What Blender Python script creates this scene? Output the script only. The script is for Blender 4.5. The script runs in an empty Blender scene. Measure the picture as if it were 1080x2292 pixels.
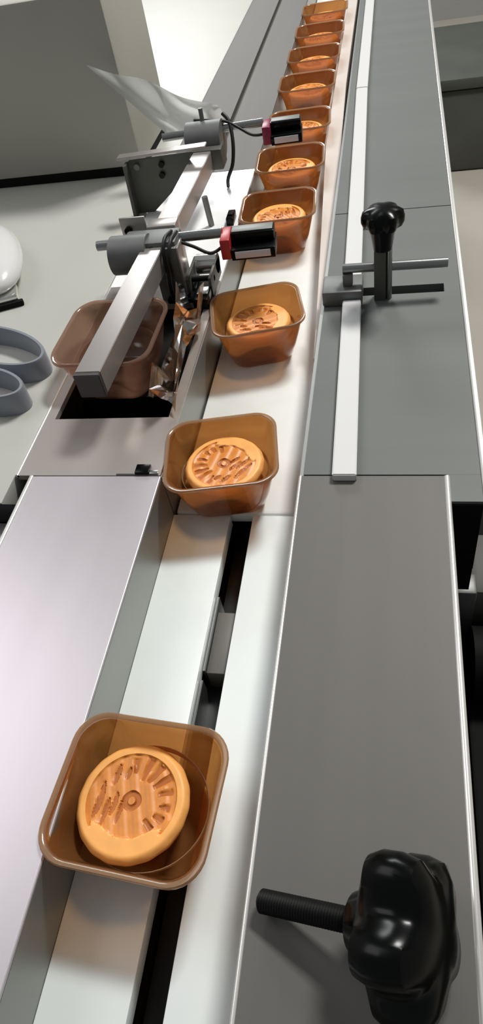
import bpy, bmesh, math, random
from mathutils import Vector, Matrix
random.seed(4)
S = bpy.context.scene
COL = S.collection
# ------------------------------------------------------------------ camera
cam_d = bpy.data.cameras.new('camera'); cam = bpy.data.objects.new('camera', cam_d); COL.objects.link(cam)
cam_d.sensor_fit = 'HORIZONTAL'; cam_d.sensor_width = 36.0; cam_d.lens = 50.0
cam_d.clip_start = 0.01; cam_d.clip_end = 50
rx = (0.97737298, 0.14632811, -0.15274211)       # camera right, in world
ry = (-0.01140564, 0.75751303, 0.6527204)        # camera up
rz = (0.21121547, -0.63620916, 0.74204173)       # camera back
cam.matrix_world = Matrix(((rx[0], ry[0], rz[0], 0), (rx[1], ry[1], rz[1], 0), (rx[2], ry[2], rz[2], 0.40), (0, 0, 0, 1)))
S.camera = cam
# ------------------------------------------------------------------ world, lamps, exposure
w = bpy.data.worlds.new('world'); S.world = w; w.use_nodes = True
bg = w.node_tree.nodes['Background']; bg.inputs[0].default_value = (0.80, 0.84, 0.86, 1); bg.inputs[1].default_value = 0.26
def area(name, loc, target, sx, sy, power, col):
    d = bpy.data.lights.new(name, 'AREA'); d.shape = 'RECTANGLE'; d.size = sx; d.size_y = sy; d.energy = power; d.color = col
    o = bpy.data.objects.new(name, d); COL.objects.link(o); o.location = loc
    o.rotation_euler = (Vector(target) - Vector(loc)).to_track_quat('-Z', 'Y').to_euler()
    return o
area('ceiling_lamp', (0.80, 1.9, 2.45), (-0.1, 0.5, 0), 0.7, 0.35, 86, (1, 0.98, 0.95))
area('window_light', (-2.1, 1.0, 2.3), (-0.2, 0.4, 0), 1.5, 1.6, 22, (0.98, 0.95, 1.0))
area('far_window_light', (-1.25, 4.6, 1.95), (-0.2, 0.6, 0), 1.3, 0.8, 56, (0.97, 0.99, 1.0))
S.view_settings.view_transform = 'Standard'; S.view_settings.look = 'None'
S.view_settings.gamma = 1; S.view_settings.use_curve_mapping = False
S.view_settings.exposure = -0.13
# ------------------------------------------------------------------ materials
def lin(c):
    return tuple(((v/255)/12.92 if v/255 <= .04045 else ((v/255+.055)/1.055)**2.4) for v in c) + (1,)
def mat(name, rgb, rough=.5, metal=0.0, noise=0.0, nscale=60, stretch=None, bump=0.0, coat=0.0, spec=.5):
    m = bpy.data.materials.new(name); m.use_nodes = True; nt = m.node_tree; b = nt.nodes['Principled BSDF']
    b.inputs['Roughness'].default_value = rough; b.inputs['Metallic'].default_value = metal
    b.inputs['Coat Weight'].default_value = coat; b.inputs['Specular IOR Level'].default_value = spec
    c = lin(rgb); b.inputs['Base Color'].default_value = c
    if noise or bump:
        tc = nt.nodes.new('ShaderNodeTexCoord'); mp = nt.nodes.new('ShaderNodeMapping'); nz = nt.nodes.new('ShaderNodeTexNoise')
        if stretch: mp.inputs['Scale'].default_value = stretch
        nz.inputs['Scale'].default_value = nscale; nz.inputs['Detail'].default_value = 4
        nt.links.new(tc.outputs['Object'], mp.inputs[0]); nt.links.new(mp.outputs[0], nz.inputs['Vector'])
        if noise:
            r = nt.nodes.new('ShaderNodeMapRange'); r.inputs['From Min'].default_value = .3; r.inputs['From Max'].default_value = .7
            r.inputs['To Min'].default_value = 1-noise; r.inputs['To Max'].default_value = 1+noise
            mx = nt.nodes.new('ShaderNodeVectorMath'); mx.operation = 'SCALE'; mx.inputs[0].default_value = c[:3]
            nt.links.new(nz.outputs['Fac'], r.inputs['Value']); nt.links.new(r.outputs[0], mx.inputs['Scale']); nt.links.new(mx.outputs[0], b.inputs['Base Color'])
        if bump:
            bp = nt.nodes.new('ShaderNodeBump'); bp.inputs['Strength'].default_value = bump; bp.inputs['Distance'].default_value = .001
            nt.links.new(nz.outputs['Fac'], bp.inputs['Height']); nt.links.new(bp.outputs[0], b.inputs['Normal'])
    return m
def clear(name, tint, body, fac, rough=.12, trl=.45, both=False):
    """thin tinted plastic: mostly see-through tint, partly body colour, glossy skin"""
    m = bpy.data.materials.new(name); m.use_nodes = True; nt = m.node_tree
    nt.nodes.remove(nt.nodes['Principled BSDF']); out = nt.nodes['Material Output']
    N = nt.nodes.new; lk_ = nt.links.new
    df = N('ShaderNodeBsdfDiffuse'); df.inputs[0].default_value = lin(body)
    tl = N('ShaderNodeBsdfTranslucent'); tl.inputs[0].default_value = lin(body)
    tp = N('ShaderNodeBsdfTransparent'); tp.inputs[0].default_value = lin(tint)
    gl = N('ShaderNodeBsdfGlossy'); gl.inputs['Roughness'].default_value = rough; gl.inputs[0].default_value = (1, 1, 1, 1)
    fr = N('ShaderNodeFresnel'); fr.inputs[0].default_value = 1.5
    m1 = N('ShaderNodeMixShader'); m1.inputs[0].default_value = trl; lk_(df.outputs[0], m1.inputs[1]); lk_(tl.outputs[0], m1.inputs[2])
    m2 = N('ShaderNodeMixShader'); m2.inputs[0].default_value = fac; lk_(tp.outputs[0], m2.inputs[1]); lk_(m1.outputs[0], m2.inputs[2])
    ge = N('ShaderNodeNewGeometry'); iv = N('ShaderNodeMath'); iv.operation = 'SUBTRACT'; iv.inputs[0].default_value = 1.0; lk_(ge.outputs['Backfacing'], iv.inputs[1])
    mu = N('ShaderNodeMath'); mu.operation = 'MULTIPLY'; lk_(fr.outputs[0], mu.inputs[0]); lk_(iv.outputs[0], mu.inputs[1])
    m3 = N('ShaderNodeMixShader'); lk_((fr if both else mu).outputs[0], m3.inputs[0]); lk_(m2.outputs[0], m3.inputs[1]); lk_(gl.outputs[0], m3.inputs[2])
    lk_(m3.outputs[0], out.inputs[0])
    return m
M = dict(
    steel_dim=mat('steel_dim_reflection', (98, 96, 92), .6, .25, .05, 40, (1, .05, 1)),  # same steel as the left plates, dimmer reflection put into the colour
    steel_lit=mat('steel_bright_reflection', (206, 200, 203), .36, .6, .03, 30, (1, .06, 1)),  # bright reflection from the left put into the base colour
    table=mat('table_steel', (98, 101, 98), .6, .2, .05, 25, (.1, 1, 1)),
    deck=mat('deck_steel', (172, 163, 157), .4, .5, .03, 30, (1, .06, 1)),
    glare_plate=mat('lamp_glare_white', (253, 253, 252), .3),  # lamp glare on the metal plate, painted as plain white
    ltable=mat('left_table_enamel', (190, 190, 182), .45, .1, .02, 12),
    edge=mat('bright_rolled_edge', (240, 238, 232), .25, .6),
    wallm=mat('guide_wall_steel', (150, 152, 148), .38, .7),
    slide=mat('white_slide_plastic', (238, 244, 241), .35, 0, .02, 30),
    belt=mat('white_belt', (242, 242, 236), .5, 0, .02, 60),
    strip=mat('offwhite_guide_strip', (206, 194, 184), .4),
    black=mat('black_plastic', (2, 4, 3), .22, 0, 0, 1, spec=.18),
    slot=mat('black_slot', (6, 7, 8), .4),
    dark=mat('dark_paint', (9, 8, 7), .7, spec=.2),
    thread=mat('black_oxide_steel', (7, 6, 6), .5, .0, spec=.3),
    alu=mat('aluminium_profile', (172, 166, 161), .3, .6, .03, 40, (1, .05, 1)),
    endshade=mat('dark_end_shade', (62, 54, 54), .5),  # shade on the camera-facing beam end, held in the colour
    castgrey=mat('grey_cast_clamp', (112, 114, 112), .5, .4, .05, 80),
    rodm=mat('steel_rod', (150, 152, 150), .28, .9),
    postm=mat('grey_post', (120, 122, 118), .45, .4),
    bracket=mat('shaded_bracket', (84, 84, 78), .5, .3),
    housing=mat('grey_housing', (172, 170, 160), .55, .1, .03, 8),
    red=mat('red_sensor_cap', (176, 40, 42), .35),
    magenta=mat('crimson_sensor_cap', (130, 28, 66), .35),
    lens=mat('sensor_lens_grey', (214, 210, 214), .3),
    cable=mat('black_cable', (14, 14, 14), .5),
    white=mat('white_gloss', (222, 222, 220), .2),
    shiny=mat('bright_metal', (225, 225, 220), .15, .9),
    band=mat('grey_band', (134, 138, 146), .4, .1),
    wallpaint=mat('wall_paint', (190, 190, 186), .7, 0, .02, 2),
    floor=mat('beige_floor', (196, 188, 176), .6, 0, .05, 3),
    cab=mat('dark_cabinet', (84, 88, 80), .6, 0, .15, 5),
    midgrey=mat('mid_grey_paint', (104, 102, 96), .5),
    tray=clear('brown_clear_plastic', (236, 200, 152), (190, 136, 82), .40, .12, .55),
    rim=clear('brown_clear_rim', (230, 198, 160), (196, 164, 130), .60, .14),  # rim highlights put into a paler body colour
    chutetray=clear('muted_brown_clear_plastic', (228, 208, 192), (176, 144, 126), .45, .08),
    film=clear('white_film', (240, 240, 238), (232, 233, 231), .92, .3, .55),
    crumple=clear('clear_crumpled_film', (216, 190, 160), (168, 142, 116), .5, .08, .45, True),
    cake=mat('mooncake_crust', (250, 180, 98), .45, 0, .06, 120, None, .15),
    cakemid=mat('mooncake_darker_field', (222, 140, 58), .4, 0, .10, 150, None, .15),
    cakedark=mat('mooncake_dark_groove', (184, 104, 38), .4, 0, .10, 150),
)
# ------------------------------------------------------------------ helpers
def link(name, me, m, parent=None, smooth=False):
    o = bpy.data.objects.new(name, me); COL.objects.link(o)
    if m is not None: me.materials.append(M[m])
    if parent: o.parent = parent
    if smooth:
        for p in me.polygons: p.use_smooth = True
    return o
def tag(o, label=None, cat=None, group=None, kind=None):
    if label: o['label'] = label
    if cat: o['category'] = cat
    if group: o['group'] = group
    if kind: o['kind'] = kind
    return o
def thing(name, label, cat, loc=(0, 0, 0), rotz=0, group=None):
    o = bpy.data.objects.new(name, None); COL.objects.link(o); o.location = loc; o.rotation_euler = (0, 0, rotz)
    o.empty_display_size = .01
    return tag(o, label, cat, group)
def bm_obj(name, bm, m, parent=None, smooth=False):
    me = bpy.data.meshes.new(name); bmesh.ops.recalc_face_normals(bm, faces=bm.faces); bm.to_mesh(me); bm.free()
    o = link(name, me, m, parent)
    if smooth:
        for p in me.polygons: p.use_smooth = True
        me.set_sharp_from_angle(angle=math.radians(40))
    return o
def add_box(bm, x0, x1, y0, y1, z0, z1, bev=0.0, seg=2, mtx=None):
    r = bmesh.ops.create_cube(bm, size=1); vs = r['verts']
    for v in vs:
        v.co = Vector(((x0+x1)/2 + v.co.x*(x1-x0), (y0+y1)/2 + v.co.y*(y1-y0), (z0+z1)/2 + v.co.z*(z1-z0)))
        if mtx: v.co = mtx @ v.co
    if bev:
        es = set(e for v in vs for e in v.link_edges)
        bmesh.ops.bevel(bm, geom=list(es), offset=bev, segments=seg, affect='EDGES', profile=.5)
def box(name, x0, x1, y0, y1, z0, z1, m, parent=None, bev=0.0, mtx=None):
    bm = bmesh.new(); add_box(bm, x0, x1, y0, y1, z0, z1, bev, 2, mtx)
    return bm_obj(name, bm, m, parent, bool(bev))
def add_cyl(bm, a, b, r0, r1=None, seg=24, cap=True):
    a, b = Vector(a), Vector(b); d = b-a; r1 = r0 if r1 is None else r1
    q = d.to_track_quat('Z', 'Y').to_matrix().to_4x4()
    bmesh.ops.create_cone(bm, cap_ends=cap, segments=seg, radius1=r0, radius2=r1, depth=d.length,
                          matrix=Matrix.Translation((a+b)/2) @ q)
def cyl(name, a, b, r0, m, parent=None, r1=None, seg=24):
    bm = bmesh.new(); add_cyl(bm, a, b, r0, r1, seg); return bm_obj(name, bm, m, parent, True)
def lathe(bm, prof, seg, mtx=None):
    """prof: list (r,z)"""
    rings = []
    for r, z in prof:
        rings.append([bm.verts.new((mtx or Matrix()) @ Vector((r*math.cos(2*math.pi*k/seg), r*math.sin(2*math.pi*k/seg), z))) for k in range(seg)])
    for i in range(len(rings)-1):
        for k in range(seg):
            bm.faces.new((rings[i][k], rings[i][(k+1) % seg], rings[i+1][(k+1) % seg], rings[i+1][k]))
    if prof[0][0] > 0: bm.faces.new(rings[0])
    if prof[-1][0] > 0: bm.faces.new(rings[-1])
def catmull(pts, n=8):
    pts = [Vector(p) for p in pts]; out = []
    for i in range(len(pts)-1):
        p0, p1, p2, p3 = pts[max(i-1, 0)], pts[i], pts[i+1], pts[min(i+2, len(pts)-1)]
        for k in range(n):
            t = k/n
            out.append(.5*((2*p1)+(p2-p0)*t+(2*p0-5*p1+4*p2-p3)*t*t+(3*p1-p0-3*p2+p3)*t**3))
    out.append(pts[-1]); return out
def tube(name, pts, r, m, parent=None, seg=10, n=8):
    path = catmull(pts, n); bm = bmesh.new(); rings = []
    up = Vector((0.13, .21, 1)).normalized()
    for i, p in enumerate(path):
        t = (path[min(i+1, len(path)-1)]-path[max(i-1, 0)]).normalized()
        a = t.cross(up).normalized(); b = t.cross(a)
        rings.append([bm.verts.new(p + r*(math.cos(2*math.pi*k/seg)*a + math.sin(2*math.pi*k/seg)*b)) for k in range(seg)])
    for i in range(len(rings)-1):
        for k in range(seg): bm.faces.new((rings[i][k], rings[i][(k+1) % seg], rings[i+1][(k+1) % seg], rings[i+1][k]))
    bm.faces.new(rings[0]); bm.faces.new(rings[-1])
    return bm_obj(name, bm, m, parent, True)
def prism(name, pts, d, m, parent=None, bev=0):
    """extrude a polygon (list of 3D points) along vector d"""
    bm = bmesh.new(); a = [bm.verts.new(p) for p in pts]; b = [bm.verts.new(Vector(p)+Vector(d)) for p in pts]
    n = len(pts); bm.faces.new(a); bm.faces.new(b)
    for i in range(n): bm.faces.new((a[i], a[(i+1) % n], b[(i+1) % n], b[i]))
    if bev: bmesh.ops.bevel(bm, geom=list(bm.edges), offset=bev, segments=2, affect='EDGES')
    return bm_obj(name, bm, m, parent, bool(bev))

XL, XR = -0.170, -0.063        # channel walls
ZT = 0.045                     # plate height
YJ = 0.341                     # joint between near channel and belt
FZ = -0.85
# ------------------------------------------------------------------ setting
tag(box('floor', -3.2, 3.2, -1.5, 5.0, FZ-.05, FZ, 'floor'), kind='structure')
tag(box('wall_back', -3.2, 3.2, 5.0, 5.1, FZ, 2.75, 'wallpaint'), kind='structure')
tag(box('wall_left', -3.3, -3.2, -1.5, 5.1, FZ, 2.75, 'wallpaint'), kind='structure')
tag(box('wall_right', 3.2, 3.3, -1.5, 5.1, FZ, 2.75, 'wallpaint'), kind='structure')
# machine frame that carries everything
mb = thing('conveyor_machine', 'dark painted machine body under the tables and conveyor, black beside the right plate', 'machine', (0, 0, FZ))
def mbox(n, x0, x1, y0, y1, z0, z1, m): return box(n, x0, x1, y0, y1, z0-FZ, z1-FZ, m, mb)
mbox('body', -.70, .030, -.18, 2.70, -.70, -.060, 'dark')
mbox('side_body', .0302, .0755, -.18, .60, -.70, -.24, 'dark')
for x in (-.66, -.02):
    for y in (-.12, 2.6): mbox('leg', x-.03, x+.03, y-.03, y+.03, FZ, -.70, 'dark')
# ------------------------------------------------------------------ near slotted channel
ch = thing('conveyor_channel', 'white slotted conveyor channel with grey side walls in the foreground', 'conveyor', (0, 0, -.06))
def cbox(n, x0, x1, y0, y1, z0, z1, m, bev=0): return box(n, x0, x1, y0, y1, z0+.06, z1+.06, m, ch, bev)
cbox('slide_strip', XL, -.1222, -.18, YJ-.0015, -.012, 0, 'slide', .0008)
cbox('slide_strip', -.1040, XR, -.18, YJ-.0015, -.012, 0, 'slide', .0008)
cbox('slot_bottom', -.1222, -.1040, -.18, YJ-.0015, -.045, -.030, 'slot')
cbox('channel_base', XL, XR, -.18, YJ-.0015, -.06, -.046, 'dark')
cbox('side_wall', XL-.003, XL, -.18, YJ-.0015, -.06, ZT-.0025, 'wallm')
cbox('side_wall', XR, XR+.003, -.18, YJ-.0015, -.06, ZT-.0025, 'wallm')
tag(cbox('pusher', -.1195, -.1062, .205, .254, -.03, -.009, 'midgrey', .001), 'grey chain pusher in the black slot')
for y in (.235, .168): cbox('chain_guide', -.1212, -.1195, y-.03, y+.03, -.03, -.006, 'rodm')
# ------------------------------------------------------------------ belt conveyor beyond
bt = thing('belt_conveyor', 'flat white conveyor belt running away beyond the slotted channel', 'conveyor', (0, 0, -.06))
def bbox(n, x0, x1, y0, y1, z0, z1, m, bev=0): return box(n, x0, x1, y0, y1, z0+.06, z1+.06, m, bt, bev)
bbox('belt', XL+.001, XR-.001, YJ+.0005, 2.68, -.012, 0, 'belt', .003)
bbox('belt_bed', XL+.001, XR-.001, YJ+.0005, 2.68, -.06, -.0125, 'dark')
bbox('side_wall', XL-.003, XL, YJ, 2.68, -.06, ZT-.0025, 'wallm')
bbox('side_wall', XR, XR+.003, YJ, 2.68, -.06, ZT-.0025, 'wallm')
# angled off-white lane guide along the right side of the belt
lg = prism('lane_guide', [(-.0660, .50, .0), (-.0705, .62, .0), (-.0860, .972, .0), (-.0872, 1.215, .0), (-.0872, 2.6, .0), (-.0700, 2.6, 0), (-.0700, 1.21, 0), (-.0655, .967, 0), (-.0645, .62, 0), (-.0635, .50, 0)], (0, 0, .031), 'strip')
tag(lg, 'off-white guide strip narrowing the belt on the tray row right side', 'guide strip')
# ------------------------------------------------------------------ right near cover plate
rp = thing('cover_plate', 'steel cover plate, grey holding its dim reflection, right of the slotted channel, under the near knob', 'cover plate', (0, 0, ZT-.002))
pl = bmesh.new(); add_box(pl, XR+.0012, .0395, -.18, .340, -.0005, .002); bm_obj('sheet', pl, 'steel_dim', rp)
tube('rolled_edge', [(XR+.001, -.18, .0012), (XR+.001, .1, .0012), (XR+.001, .340, .0012)], .0013, 'edge', rp, 10, 2)  # bevel highlight along this edge put into its bright colour
tube('rolled_edge', [(.0412, -.18, .0008), (.0412, .1, .0008), (.0412, .340, .0008)], .0022, 'edge', rp, 10, 2)  # edge highlight painted here as well, by the bright colour
box('side_skirt', .037, .0405, -.18, .316, -.103, -.0005, 'dark', rp)
# ------------------------------------------------------------------ left near cover plate
lp = thing('cover_plate', 'polished cover plate coloured with its bright reflection, left of the slotted channel, nearest the camera', 'cover plate', (0, 0, ZT-.002))
box('sheet', -.279, XL-.0006, -.18, .3395, -.0005, .002, 'steel_lit', lp)
tube('rolled_edge', [(XL-.0008, -.18, .001), (XL-.0008, .1, .001), (XL-.0008, .3395, .001)], .0011, 'steel_lit', lp, 10, 2)
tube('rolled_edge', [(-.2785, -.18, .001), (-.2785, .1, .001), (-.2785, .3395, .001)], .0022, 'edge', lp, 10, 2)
box('side_skirt', -.2795, -.276, -.18, .3095, -.103, -.0005, 'steel_lit', lp)
# lower shelf seen at the left edge
tag(box('side_shelf', -.70, -.2800, -.18, .3095, -.06, .022, 'steel_lit', None, .001), 'pale low shelf beside the left cover plate, under the black table edge', 'shelf')
# ------------------------------------------------------------------ far left plate
lf = thing('deck_plate', 'smooth grey-beige deck plate with a dark chute opening under the aluminium beam', 'deck plate', (0, 0, ZT-.002))
OX0, OX1, OY0, OY1 = -.2822, -.1790, .4080, .5790
box('sheet', -.2920, XL-.0006, .3405, OY0, -.0030, .002, 'deck', lf)
box('sheet', -.2920, XL-.0006, OY1, .6185, -.0030, .002, 'deck', lf)
box('sheet', -.2920, OX0, OY0, OY1, -.0030, .002, 'deck', lf)
box('sheet', OX1, XL-.0006, OY0, OY1, -.0030, .002, 'deck', lf)
box('chute_wall', OX0-.003, OX0, OY0, OY1, -.095, -.0032, 'dark', lf)
box('chute_wall', OX1, OX1+.003, OY0, OY1, -.095, -.0032, 'dark', lf)
box('chute_wall', OX0-.003, OX1+.003, OY0-.003, OY0, -.095, -.0032, 'dark', lf)
box('chute_wall', OX0-.003, OX1+.003, OY1, OY1+.003, -.095, -.0032, 'dark', lf)
box('chute_floor', OX0-.003, OX1+.003, OY0-.003, OY1+.003, -.100, -.0952, 'dark', lf)
box('chute_ledge', OX0+.0005, OX1-.0005, .462, OY1-.0005, -.0950, -.0200, 'dark', lf)
tube('rolled_edge', [(-.2922, .3405, .001), (-.2922, .45, .001), (-.2922, .6185, .001)], .0018, 'edge', lf, 10, 2)
c = thing('edge_catch', 'small black square catch on the left plate joint beside the second tray', 'catch', (-.1845, .344, ZT))
box('block', -.0065, .0050, -.0030, .0060, 0, .0030, 'black', c, .0005)
box('pin', .0050, .0125, -.0030, .0005, 0, .0018, 'rodm', c, .0004)
box('strip', -.022, -.0065, -.0032, -.0022, 0, .0008, 'rodm', c)
# plate next to the belt, lamp reflection painted as white
wp = thing('side_plate', 'plate whitened with lamp glare between the sensor beam and the belt', 'side plate', (0, 0, ZT-.002))
box('sheet', -.2920, XL-.0006, .6195, .888, -.102, .002, 'glare_plate', wp)
gp = thing('side_plate', 'grey grooved plate behind the far sensor clamp, left of the tray row', 'side plate', (0, 0, ZT-.002))
box('sheet', -.2255, XL-.0006, .8890, 2.68, -.102, .002, 'steel_dim', gp)
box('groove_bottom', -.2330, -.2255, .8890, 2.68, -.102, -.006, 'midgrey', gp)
box('sheet', -.2920, -.2330, .8890, 2.68, -.102, .002, 'steel_dim', gp)
# ------------------------------------------------------------------ left table
lt = thing('work_table', 'wide pale grey work table top on the left side', 'table', (0, 0, FZ))
def tbox(n, x0, x1, y0, y1, z0, z1, m, bev=0, par=None): return box(n, x0, x1, y0, y1, z0-FZ, z1-FZ, m, par or lt, bev)
tbox('top', -1.6, -.2945, .3115, 2.68, .020, ZT-.001, 'ltable', .001)
tbox('front_edge', -1.6, -.2800, .3098, .3112, .020, ZT-.002, 'black')
for x in (-1.5, -.85):
    for y in (.4, 2.6): tbox('leg', x-.025, x+.025, y-.025, y+.025, FZ, .020, 'midgrey')
# ------------------------------------------------------------------ right table
rt = thing('machine_table', 'grey steel machine table to the right of the belt with bright rim', 'table', (0, 0, FZ))
def rbox(n, x0, x1, y0, y1, z0, z1, m, bev=0): return box(n, x0-0, x1, y0, y1, z0-FZ, z1-FZ, m, rt, bev)
SY0, SY1 = .5765, .5905      # clamp slot in the table
rbox('top_plate', XR+.0032, .0640, .3418, SY0, .030, ZT-.0005, 'table')
rbox('top_plate', .0415, .0640, .3165, .3417, .030, ZT-.0005, 'table')
rbox('top_plate', XR+.0032, -.0270, SY0, SY1, .030, ZT-.0005, 'table')
rbox('top_plate', .0500, .0640, SY0, SY1, .030, ZT-.0005, 'table')
tag(rbox('slot', -.0270, .0500, SY0, SY1, .030, .034, 'slot'), 'dark slot across the table under the clamp')
rbox('top_plate', XR+.0032, .0640, SY1, .7445, .030, ZT-.0005, 'table')
rbox('top_plate', XR+.0032, .0640, .7460, 2.68, .030, ZT-.0005, 'table')
rbox('seam', XR+.0032, .0640, .7445, .7460, .030, .041, 'slot')
rbox('front_face', .0415, .0640, .3150, .3164, -.03, ZT-.003, 'dark')
bm = bmesh.new(); add_box(bm, .0641, .0685, .3150, 2.68, .036-FZ, ZT+.0012-FZ, .001)
bm_obj('rim', bm, 'edge', rt, True)
rbox('apron', .050, .0640, .3165, 2.68, -.06, .0295, 'dark')
for y in (.72, 2.6): rbox('leg', .032, .062, y-.015, y+.015, FZ, -.06, 'midgrey')
# ------------------------------------------------------------------ guide bar on the right table
gb = thing('guide_bar', 'long white aluminium guide bar lying along the right table', 'guide bar', (0, 0, ZT-.0005))
prism('near_length', [(-.0385, .335, 0), (-.0212, .335, 0), (-.0252, .560, 0), (-.0420, .560, 0)], (0, 0, .0070), 'white', gb, .0008)
prism('far_length', [(-.0425, .592, 0), (-.0262, .592, 0), (-.0340, 1.118, 0), (-.0500, 1.118, 0)], (0, 0, .0070), 'white', gb, .0008)
prism('tail_length', [(-.0500, 1.120, 0), (-.0340, 1.120, 0), (-.0340, 2.5, 0), (-.0500, 2.5, 0)], (0, 0, .0070), 'white', gb, .0008)
box('coupling_block', -.0610, -.0240, .5605, .5915, 0, .0150, 'castgrey', gb, .002)
# ------------------------------------------------------------------ star knobs
def star_bm(R, h, lobes, depth, seg=120, hub=.45, hubh=.5):
    """star grip: lobed body z 0..h, tapering hub below to z=-hubh*h"""
    bm = bmesh.new(); rings = []
    prof = [(hub*.62, -hubh*h, 0), (hub*.80, -hubh*h*.95, 0), (hub, -hubh*h*.3, .1), (.62, 0, .55), (.92, h*.14, 1), (1, h*.35, 1), (1, h*.62, 1), (.93, h*.86, 1), (.72, h*.99, .8), (.40, h*1.06, .3), (.12, h*1.08, 0)]
    for k, z, a in prof:
        ring = []
        for i in range(seg):
            t = 2*math.pi*i/seg
            c = math.cos(lobes*t); s = 1 - depth*a*(.5-.5*c)**1.15
            r = R*k*s; ring.append(bm.verts.new((r*math.cos(t), r*math.sin(t), z)))
        rings.append(ring)
    for i in range(len(rings)-1):
        for j in range(seg): bm.faces.new((rings[i][j], rings[i][(j+1) % seg], rings[i+1][(j+1) % seg], rings[i+1][j]))
    bm.faces.new(rings[0]); bm.faces.new(rings[-1])
    return bm
# clamp with knob on the right table
kc = thing('bar_clamp', 'bar clamp with black star knob, post and cross rod on the right table', 'clamp', (-.0050, .573, ZT-.0005))
bm = bmesh.new(); add_box(bm, -.0085, .0020, -.0060, .0035, 0, .048, .0006); o = bm_obj('post', bm, 'bracket', kc, True)
cyl('post_pin', (.0048, -.0015, 0), (.0048, -.0015, .050), .0028, 'rodm', kc)
bm = bmesh.new(); add_cyl(bm, (-.0370, .0020, .0300), (.0560, .0045, .0285), .0042); bm_obj('cross_rod', bm, 'rodm', kc, True)
box('rod_foot', -.0370, -.0280, -.004, .008, .0150, .0262, 'castgrey', kc, .001)
k = bm_obj('knob', star_bm(.0185, .017, 6, .16, 96, .55, 1.15), 'black', kc, True); k.location = (-.0010, -.0010, .0675)
sk = thing('set_screw', 'small black set screw standing beside the guide bar behind the star knob', 'screw', (-.0225, .716, ZT-.0005))
cyl('shaft', (0, 0, 0), (0, 0, .006), .0026, 'thread', sk); cyl('head', (0, 0, .006), (0, 0, .0145), .0042, 'black', sk, .0046)
# loose knob in the foreground
KPH = 52
ax = Vector((.0620, -.0090, .0262)).normalized()
tip = Vector((-.0555, .0625, .0506))
lk = thing('star_knob', 'large glossy black star knob with threaded bolt lying on the grey cover plate', 'knob', tip)
q = ax.to_track_quat('Z', 'Y').to_matrix().to_4x4()
bm = bmesh.new(); prof = [(.0030, 0), (.0046, .0012)]
z = .0012
while z < .046:
    prof += [(.0053, z+.0006), (.0046, z+.0013)]; z += .0014
lathe(bm, prof, 20, q); bm_obj('threaded_bolt', bm, 'thread', lk, True)
bm = star_bm(.0340, .029, 5, .27, 150, .42, .30)
bmesh.ops.transform(bm, matrix=Matrix.Translation(ax*.0570) @ q @ Matrix.Rotation(math.radians(KPH), 4, 'Z'), verts=bm.verts)
bm_obj('knob', bm, 'black', lk, True)
# ------------------------------------------------------------------ trays and mooncakes
def rsq(hx, hy, r, z, n=8):
    pts = []
    for cxs, cys, a0 in ((1, 1, 0), (-1, 1, 90), (-1, -1, 180), (1, -1, 270)):
        for k in range(n+1):
            a = math.radians(a0 + 90*k/n)
            pts.append(Vector((cxs*(hx-r) + r*math.cos(a), cys*(hy-r) + r*math.sin(a), z)))
    return pts
def loft(bm, loops, close0=True, close1=True, ring=False):
    R = [[bm.verts.new(p) for p in L] for L in loops]; n = len(R[0])
    rng = range(len(R)) if ring else range(len(R)-1)
    for i in rng:
        a, b = R[i], R[(i+1) % len(R)]
        for k in range(n): bm.faces.new((a[k], a[(k+1) % n], b[(k+1) % n], b[k]))
    if not ring:
        if close0: bm.faces.new(R[0])
        if close1: bm.faces.new(R[-1])
TH = .0485
def make_tray_meshes():
    t = .0007
    out = [rsq(.0265, .0250, .012, 0.0003), rsq(.0295, .0270, .014, .003), rsq(.0345, .0315, .015, .018), rsq(.0411, .0365, .016, TH-.004), rsq(.0417, .0371, .016, TH-.001)]
    inn = [rsq(.0417-t, .0371-t, .016, TH-.001), rsq(.0411-t, .0365-t, .016, TH-.004), rsq(.0345-t, .0315-t, .015, .018), rsq(.0295-t, .0270-t, .0135, .0035), rsq(.0262-t, .0247-t, .012, .0012)]
    bm = bmesh.new(); loft(bm, out+inn); bmesh.ops.recalc_face_normals(bm, faces=bm.faces)
    body = bpy.data.meshes.new('tray_body'); bm.to_mesh(body); bm.free()
    bm = bmesh.new(); loft(bm, [rsq(.0415, .0369, .016, TH-.0012), rsq(.0424, .0378, .017, TH-.0002), rsq(.0440, .0394, .018, TH), rsq(.0445, .0399, .018, TH-.0008),
                                rsq(.0445, .0399, .018, TH-.0022), rsq(.0439, .0393, .018, TH-.0018), rsq(.0424, .0378, .017, TH-.0018)], ring=True)
    bmesh.ops.recalc_face_normals(bm, faces=bm.faces)
    rim = bpy.data.meshes.new('tray_rim'); bm.to_mesh(rim); bm.free()
    bm = bmesh.new()
    prof = [(.0328, .0225), (.0336, .0270), (.0340, .0270), (.0332, .0221)]
    n = 48; rings = [[bm.verts.new((r*math.cos(2*math.pi*k/n)*1.04, r*.965*math.sin(2*math.pi*k/n), z)) for k in range(n)] for r, z in prof]
    for i in range(4):
        a, b = rings[i], rings[(i+1) % 4]
        for k in range(n): bm.faces.new((a[k], a[(k+1) % n], b[(k+1) % n], b[k]))
    bmesh.ops.recalc_face_normals(bm, faces=bm.faces)
    cup = bpy.data.meshes.new('tray_cup_ring'); bm.to_mesh(cup); bm.free()
    for me in (body, rim, cup):
        for p in me.polygons: p.use_smooth = True
        me.set_sharp_from_angle(angle=math.radians(50))
    body.materials.append(M['tray']); rim.materials.append(M['rim']); cup.materials.append(M['rim'])
    return body, rim, cup
TB, TR, TC = make_tray_meshes()
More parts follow.
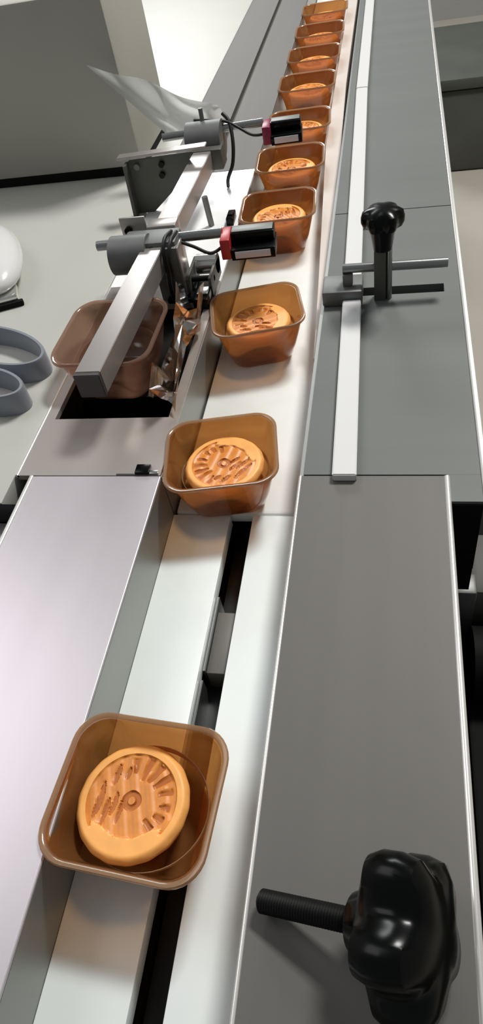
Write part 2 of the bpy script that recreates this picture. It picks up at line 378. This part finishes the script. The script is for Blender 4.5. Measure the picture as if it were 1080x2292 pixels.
def tray(loc, rz, label, group, rot=None):
    t = thing('food_tray', label, 'tray', loc, rz, group)
    if rot: t.rotation_euler = rot
    for n, me in (('body', TB), ('rim', TR), ('cup_ring', TC)):
        o = bpy.data.objects.new(n, me); COL.objects.link(o); o.parent = t
    return t
# mooncake: embossed disc. zones: 0 crust, 1 darker field, 2 groove
CR = .0320; CHT = .0262
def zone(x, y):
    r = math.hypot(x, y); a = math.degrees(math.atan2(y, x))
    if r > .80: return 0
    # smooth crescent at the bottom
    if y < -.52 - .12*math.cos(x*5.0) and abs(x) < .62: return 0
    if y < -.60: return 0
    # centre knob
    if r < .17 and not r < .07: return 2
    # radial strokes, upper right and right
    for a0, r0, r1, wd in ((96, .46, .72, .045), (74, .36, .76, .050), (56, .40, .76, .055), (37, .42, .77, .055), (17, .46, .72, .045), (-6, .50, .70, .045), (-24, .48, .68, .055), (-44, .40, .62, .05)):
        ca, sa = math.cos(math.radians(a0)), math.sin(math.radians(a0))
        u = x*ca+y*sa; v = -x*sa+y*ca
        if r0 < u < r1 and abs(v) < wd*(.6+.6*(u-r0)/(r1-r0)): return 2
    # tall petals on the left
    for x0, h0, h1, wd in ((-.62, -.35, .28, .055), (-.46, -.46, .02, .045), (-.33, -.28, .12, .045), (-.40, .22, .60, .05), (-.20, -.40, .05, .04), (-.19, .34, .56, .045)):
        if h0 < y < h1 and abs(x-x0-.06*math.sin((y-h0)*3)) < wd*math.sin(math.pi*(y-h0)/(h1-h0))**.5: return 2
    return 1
def make_cake_meshes():
    nr, ns = 46, 144
    def hz(x, y):
        zz = zone(x, y); r = math.hypot(x, y)
        h = {0: .0004, 1: -.0006, 2: -.0016}[zz]
        if zz == 1: h += .0004*math.sin(x*24+y*8)
        if r > .88: h -= .0040*((r-.88)/.12)**2.2
        return h
    V = [(0, 0, CHT+hz(0, 0))]; 
    for i in range(1, nr+1):
        rr = i/nr
        for k in range(ns):
            a = 2*math.pi*k/ns; x, y = rr*math.cos(a), rr*math.sin(a); sc = 1 + (.004*math.cos(18*a) if i > nr-3 else 0)
            V.append((CR*x*sc, CR*y*sc, CHT+hz(x, y)))
    idx = lambda i, k: 0 if i == 0 else 1+(i-1)*ns+(k % ns)
    zones = {0: [], 1: [], 2: []}
    for i in range(nr):
        for k in range(ns):
            a = 2*math.pi*(k+.5)/ns; rr = (i+.5)/nr
            fz = zone(rr*math.cos(a), rr*math.sin(a))
            f = (idx(0, 0), idx(1, k), idx(1, k+1)) if i == 0 else (idx(i, k), idx(i+1, k), idx(i+1, k+1), idx(i, k+1))
            zones[fz].append(f)
    # sides and bottom go with the crust
    base = len(V); prev = [idx(nr, k) for k in range(ns)]
    for r, z in ((.0300, .0180), (.0270, .0080), (.0235, -.0020), (.0215, -.0066)):
        cur = []
        for k in range(ns):
            a = 2*math.pi*k/ns; sc = 1 + .006*math.cos(18*a)
            cur.append(len(V)); V.append((r*math.cos(a)*sc, r*math.sin(a)*sc*.97, z))
        for k in range(ns): zones[0].append((prev[k], cur[k], cur[(k+1) % ns], prev[(k+1) % ns]))
        prev = cur
    zones[0].append(tuple(prev[::-1]))
    res = []
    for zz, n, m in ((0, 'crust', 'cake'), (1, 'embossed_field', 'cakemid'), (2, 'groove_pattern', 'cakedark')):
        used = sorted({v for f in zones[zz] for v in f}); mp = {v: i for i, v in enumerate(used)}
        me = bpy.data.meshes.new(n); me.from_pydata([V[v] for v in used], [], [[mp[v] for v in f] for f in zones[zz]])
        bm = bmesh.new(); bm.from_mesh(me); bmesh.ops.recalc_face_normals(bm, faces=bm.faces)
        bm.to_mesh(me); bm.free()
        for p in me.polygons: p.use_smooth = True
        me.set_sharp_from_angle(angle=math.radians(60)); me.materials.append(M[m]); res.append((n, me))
    return res
CK = make_cake_meshes()
def cake(loc, rz, label, tilt=(0, 0)):
    t = thing('mooncake', label, 'mooncake', loc, 0, 'mooncakes in the brown trays'); t.rotation_euler = (tilt[0], tilt[1], rz)
    for n, me in CK:
        o = bpy.data.objects.new(n, me); COL.objects.link(o); o.parent = t
R = math.radians
tr = [  # x, y, tray rot, cake offset, cake rot, tray label, cake label
    (-.1285, .1050, -4, (-.0240, .0000), 0, 'brown clear tray nearest the camera, alone over the black slot', 'round golden mooncake in the nearest tray, pattern fully seen from above'),
    (-.1262, .3640, 9, (.0005, .0050), 150, 'brown clear tray crossing the joint from the belt, second from the camera', 'golden mooncake in the second tray, a leaf mark at its upper right'),
    (-.1245, .5590, 13, (-.0010, .0090), 100, 'brown clear tray on the white belt beside the near sensor arm, third from the camera', 'yellow-orange mooncake in the third tray, half hidden by its front rim'),
    (-.1275, .7740, 3, (-.0040, .0080), 200, 'brown clear tray right behind the red-capped sensor, fourth from the camera', 'glazed mooncake in the tray behind the red-capped sensor'),
    (-.1265, .9050, 3, (.0000, .0080), 60, 'brown clear tray fifth in the row, between the two sensors', 'pale-topped mooncake in the fifth tray, between the two sensors'),
    (-.1265, 1.0330, 3, (.0050, .0080), 20, 'brown clear tray sixth in the row, partly behind the crimson-capped sensor', 'mooncake mostly hidden behind the crimson-capped sensor'),
    (-.1285, 1.1900, 2, (.0000, .0080), 300, 'brown clear tray seventh in the row, beyond the crimson-capped sensor', 'mooncake in the seventh tray, beyond the crimson-capped sensor'),
    (-.1285, 1.3250, 2, (.0000, .0060), 90, 'brown clear tray eighth in the row, second beyond the crimson-capped sensor', 'mooncake in the eighth tray of the row'),
    (-.1285, 1.4600, 2, (.0000, .0060), 10, 'brown clear tray ninth in the row, near the top of the picture', 'mooncake in the ninth tray of the row'),
    (-.1285, 1.6000, 2, (.0000, .0060), 210, 'brown clear tray tenth in the row, farthest of all', 'mooncake in the tenth and farthest tray'),
]
for x, y, a, (ox, oy), ca, l1, l2 in tr:
    t = tray((x, y, .0002), R(a), l1, 'brown trays on the conveyor')
    if y < .2: t.scale = (1.03, 1.03, 1.0)
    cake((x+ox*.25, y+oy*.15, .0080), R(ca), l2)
# ------------------------------------------------------------------ sensor beam and stands
sb = thing('sensor_stand', 'long square aluminium beam carrying both sensor clamps left of the belt', 'stand', (-.215, .60, ZT))
def L(x, y, z): return (x+.215, y-.60, z-ZT)
def lbox(n, x0, x1, y0, y1, z0, z1, m, bev=0): return box(n, x0+.215, x1+.215, y0-.60, y1-.60, z0-ZT, z1-ZT, m, sb, bev)
bt_ = .0215
prism('beam', [L(-.2416, .400, .0785), L(-.2200, .400, .0785), L(-.2052, .812, .0785), L(-.2268, .812, .0785)], (0, 0, bt_), 'alu', sb, .0006)
prism('beam_end_shade', [L(-.2418, .3955, .0780), L(-.2198, .3955, .0780), L(-.2198, .3998, .0780), L(-.2418, .3998, .0780)], (0, 0, bt_+.0002), 'endshade', sb, .0006)  # added slab, its dark colour stands for shade on the beam end
lbox('post', -.2255, -.2000, .588, .612, ZT, .0995, 'postm', .001)
lbox('post_edge', -.1999, -.1975, .587, .612, ZT, .1000, 'alu', .0005)
lbox('post_foot', -.2180, -.1900, .580, .618, ZT, .0500, 'black', .001)
bm = bmesh.new(); add_cyl(bm, L(-.2680, .600, .0900), L(-.2300, .600, .0900), .0185, None, 32); bm_obj('clamp_drum', bm, 'castgrey', sb, True)
lbox('clamp_body', -.2560, -.2000, .592, .622, .0790, .1045, 'castgrey', .003)
lbox('clamp_saddle', -.2360, -.2060, .622, .640, .0780, .1060, 'alu', .001)
bm = bmesh.new(); add_cyl(bm, L(-.2850, .606, .0985), L(-.1582, .614, .0985), .0048); bm_obj('cross_rod', bm, 'rodm', sb, True)
lbox('wing_plate', -.2660, -.2390, .632, .6345, .0930, .1120, 'alu', .0005)
cyl('clamp_screw', L(-.2580, .628, .100), L(-.2580, .640, .100), .0038, 'black', sb)
cyl('clamp_screw', L(-.2120, .640, .093), L(-.2120, .646, .093), .0040, 'thread', sb)
# far clamp
bm = bmesh.new(); add_cyl(bm, L(-.2385, .846, .1000), L(-.1960, .846, .1000), .0210, None, 32); bm_obj('clamp_drum', bm, 'castgrey', sb, True)
bm = bmesh.new(); add_cyl(bm, L(-.2700, .846, .1080), L(-.1485, .8600, .1080), .0046); bm_obj('cross_rod', bm, 'rodm', sb, True)
lbox('clamp_body', -.2300, -.1930, .812, .838, .0775, .1010, 'bracket', .002)
cyl('strut', L(-.2020, .742, ZT), L(-.2040, .742, .0785), .0034, 'postm', sb)
cyl('clamp_screw', L(-.2185, .850, .118), L(-.2185, .850, .134), .0026, 'castgrey', sb)
# flared support bracket
fb = thing('support_bracket', 'flared sheet-metal bracket, shade in its dark face colour, with bright top flange holding up the beam', 'bracket', (-.285, .792, ZT))
def F(x, y, z): return (x+.285, y-.792, z-ZT)
prism('face_plate', [F(-.3000, .790, .106), F(-.2220, .790, .109), F(-.2400, .790, .0785), F(-.2830, .790, ZT), F(-.3040, .790, ZT)], (0, .004, 0), 'bracket', fb)  # shadow side towards the camera, painted by the dark face colour
prism('top_flange', [F(-.3120, .786, .109), F(-.2050, .786, .1125), F(-.2050, .799, .1125), F(-.3120, .799, .109)], (0, 0, .0028), 'alu', fb, .0005)
prism('side_flange', [F(-.3030, .776, .106), F(-.3000, .776, .106), F(-.3020, .776, ZT), F(-.3060, .776, ZT)], (0, .014, 0), 'bracket', fb)
for x, z in ((-.2900, .1000), (-.2600, .1000), (-.2620, .0880)): cyl('bolt', F(x, .7905, z), F(x, .7860, z), .0034, 'castgrey' if x < -.28 else 'black', fb)
# roller next to the belt
rl = thing('roller_unit', 'small bright roller over a black block between the post and the belt', 'roller', (-.185, .600, ZT))
cyl('roller', (-.0085, .0280, .0150), (.0130, .0280, .0150), .0100, 'shiny', rl)
cyl('axle', (-.0120, .0050, .0120), (.0130, .0050, .0120), .0030, 'thread', rl)
box('block', -.0030, .0120, -.0330, -.0070, 0, .0110, 'black', rl, .001)
box('cap', .0000, .0110, -.0250, -.0120, .0110, .0130, 'rodm', rl, .0006)
for x in (-.0118, .0116): box('bracket', x-.0014, x+.0014, -.010, .036, 0, .0200, 'bracket', rl, .0004)
cl = thing('guide_clip', 'small black clip on the belt guide behind the near sensor', 'clip', (-.1790, .748, ZT))
box('body', -.0042, .0042, -.0110, .0110, 0, .0090, 'black', cl, .001); box('tooth', -.0030, .0030, -.004, .004, .009, .0105, 'thread', cl, .0005)
# ------------------------------------------------------------------ photo sensors
def sensor(loc, rz, capm, label, W, cab):
    """fork sensor: U opening to the far side; x along arm"""
    t = thing('photo_sensor', label, 'sensor', loc, rz)
    hb = box('housing', .0080, W, -.0030, .0130, -.0020, .0075, 'black', t, .0010)
    box('top_cover', .0092, W-.0012, -.0008, .0115, .0075, .0084, 'postm', hb, .0004)
    box('cap', -.0010, .0085, -.0150, .0130, -.0120, .0078, capm, t, .0012)
    fr = box('window_frame', .0085, W+.0010, -.0160, .0130, -.0130, -.0022, 'black', t, .0008)
    box('window', .0125, W-.0035, -.0168, -.0155, -.0108, -.0040, 'lens', fr, .0003)
    tube('cable', cab, .0016, 'cable', t)
    return t
sensor((-.1572, .6080, .0930), R(3), 'red', 'red-capped black fork sensor on the near cross rod, over the belt', .0500,
       [(0, -.004, -.003), (-.012, -.010, -.006), (-.030, -.004, 0), (-.050, .000, .006), (-.064, -.008, .008), (-.074, -.020, .000), (-.078, -.026, -.020), (-.076, -.028, -.040)])
sensor((-.1470, .8520, .1020), R(4), 'magenta', 'crimson-capped black fork sensor on the far cross rod, over the tray row', .0440,
       [(0, -.004, -.003), (-.014, -.004, -.002), (-.030, .002, .006), (-.044, .006, .013), (-.060, .004, .017), (-.082, .006, .019)])
lc = thing('loose_cable', 'thick black cable looping around the far sensor clamp', 'cable', (-.192, .850, .100))
tube('cord', [(-.004, .012, .022), (.004, .006, .014), (.008, -.008, -.004), (.006, -.018, -.024), (-.002, -.020, -.040), (-.006, -.010, -.0536)], .0022, 'cable', lc)
lc = thing('loose_cable', 'pair of black cables hanging down the front of the near clamp post', 'cable', (-.2110, .5800, .100))
tube('cord', [(.004, .030, .006), (.002, .012, .008), (.0010, .002, .000), (.0006, .001, -.018), (.000, -.002, -.036), (.000, .002, -.0532)], .0018, 'cable', lc)
tube('cord', [(.009, .030, .005), (.0075, .010, .006), (.0065, .000, -.004), (.0058, .000, -.022), (.0055, -.003, -.038), (.0060, .002, -.0532)], .0018, 'cable', lc)
# ------------------------------------------------------------------ brown trays lying under the beam
t = tray((-.2455, .4920, .0232), R(-1), 'larger empty brown clear tray in the dark chute opening under the beam', 'tray in the chute')
t.scale = (1.05, 1.28, 1.10); del t['group']
for ch in t.children:
    ch.data = ch.data.copy(); ch.data.materials[0] = M['chutetray']
def crumple():
    bm = bmesh.new(); rnd = random.Random(11); nu, nv = 6, 10; g = []
    for i in range(nu+1):
        row = []
        for j in range(nv+1):
            u, v = i/nu, j/nv
            x = -.1925 + .0135*u*1.5 + rnd.uniform(-.002, .002); y = .412 + .150*v + rnd.uniform(-.006, .006)
            z = .0640 + .016*math.sin(v*9+u*5)*(1-.3*u) + rnd.uniform(-.010, .010) - .012*(1-v)
            row.append(bm.verts.new((min(max(x, -.1960), -.1722), y, max(z+.004, .0470))))
        g.append(row)
    for i in range(nu):
        for j in range(nv):
            a, b, c_, d = g[i][j], g[i+1][j], g[i+1][j+1], g[i][j+1]
            bm.faces.new((a, b, c_)); bm.faces.new((a, c_, d))
    bmesh.ops.solidify(bm, geom=list(bm.faces), thickness=.0005)
    return bm_obj('crumpled_film', bm, 'crumple', None)
tag(crumple(), 'crumpled clear brownish film between the beam and the belt guide', 'film')
# ------------------------------------------------------------------ housing, film
hs = thing('machine_housing', 'dull grey machine housing panel standing on the left table', 'housing', (-.60, .905, ZT-.001))
box('panel', -.40, .275, 0, .16, .012, .205, 'housing', hs, .004)
box('plinth', -.395, .270, .004, .155, 0, .012, 'dark', hs)
def film():
    bm = bmesh.new(); nu, nv = 28, 28; g = []
    for i in range(nu+1):
        row = []
        for j in range(nv+1):
            u, v = i/nu, j/nv          # u along bottom edge, v upward
            a = Vector((-.277, .884, .100)).lerp(Vector((-.200, .900, .100)), u)
            b = Vector((-.356, .884, .184)).lerp(Vector((-.212, .905, .118)), u)
            p = a.lerp(b, v); p.y += (.006*math.sin(u*11+v*3) - .005*math.sin(v*7-u*6))*min(1, u*3)*.9; p.z -= .010*math.sin(u*math.pi)*(1-v)
            row.append(bm.verts.new(p))
        g.append(row)
    for i in range(nu):
        for j in range(nv): bm.faces.new((g[i][j], g[i+1][j], g[i+1][j+1], g[i][j+1]))
    r = bmesh.ops.solidify(bm, geom=list(bm.faces), thickness=.0006)
    return bm_obj('wrapping_film', bm, 'film', None, True)
tag(film(), 'white translucent wrapping film hanging in folds in front of the grey housing', 'film')
# ------------------------------------------------------------------ left odds and ends
def ring_band(name, cx, cy, rx_, ry_, h, ang, label):
    bm = bmesh.new(); n = 64; t = .0042; rings = []
    ca, sa = math.cos(ang), math.sin(ang)
    for dr, z in ((0, 0), (0, h*.92), (.0008, h), (t-.0008, h), (t, h*.92), (t, 0)):
        rr = []
        for k in range(n):
            a = 2*math.pi*k/n; x, y = (rx_-dr)*math.cos(a), (ry_-dr)*math.sin(a)
            rr.append(bm.verts.new((cx+x*ca-y*sa, cy+x*sa+y*ca, ZT-.001+z)))
        rings.append(rr)
    for i in range(6):
        a, b = rings[i], rings[(i+1) % 6]
        for k in range(n): bm.faces.new((a[k], a[(k+1) % n], b[(k+1) % n], b[k]))
    return tag(bm_obj(name, bm, 'band', None, True), label, 'band')
ring_band('band_loop', -.365, .495, .060, .026, .021, R(-25), 'wide grey band loop on the left table, its end behind the empty tray')
ring_band('band_loop', -.356, .438, .046, .021, .022, R(-18), 'smaller grey band loop at the left picture edge, nearer the camera')
wd = thing('tape_dispenser', 'white rounded hand dispenser with bright metal jaw at the left picture edge', 'dispenser', (-.446, .668, ZT-.001))
bm = bmesh.new(); bmesh.ops.create_uvsphere(bm, u_segments=32, v_segments=16, radius=1)
for v in bm.verts: v.co = Vector((v.co.x*.036, v.co.y*.085, .020+v.co.z*.020))
bmesh.ops.transform(bm, matrix=Matrix.Rotation(R(28), 4, 'Z'), verts=bm.verts); bm_obj('shell', bm, 'white', wd, True)
box('jaw', .010, .054, -.086, -.060, .004, .012, 'shiny', wd, .002, Matrix.Rotation(R(22), 4, 'Z') @ Matrix.Translation((-.028, .0, 0)))
box('blade', -.02, .058, -.090, -.084, 0, .006, 'dark', wd, .001, Matrix.Rotation(R(22), 4, 'Z') @ Matrix.Translation((-.028, .0, 0)))
cyl('jaw_pin', (.040, -.050, .006), (.040, -.050, .018), .006, 'shiny', wd)
# ------------------------------------------------------------------ right side void: drive unit, cabinet
dv = thing('drive_unit', 'dark drive unit with grey gearbox below the right cover plate', 'motor', (.18, .16, FZ))
def dbox(n, x0, x1, y0, y1, z0, z1, m, bev=0): return box(n, x0-.18, x1-.18, y0-.16, y1-.16, z0-FZ, z1-FZ, m, dv, bev)
dbox('casing', .0760, .42, -.30, .60, FZ, -.22, 'dark', .004)
dbox('gearbox', .0760, .20, .375, .450, -.22, -.150, 'midgrey', .010)
dbox('flange', .0600, .0840, .372, .396, -.22, -.147, 'postm', .003)
bm = bmesh.new(); add_cyl(bm, (.080-.18, .330-.16, -.20-FZ), (.20-.18, .330-.16, -.20-FZ), .034, None, 32); bm_obj('motor_barrel', bm, 'dark', dv, True)
fc = thing('floor_cabinet', 'dark green-grey cabinet standing on the floor beyond the right table', 'cabinet', (.75, 2.95, FZ))
box('body', -.62, .45, -.05, .6, 0, .30, 'cab', fc, .02); box('lid', -.63, .46, -.06, .61, .30, .34, 'cab', fc, .01)
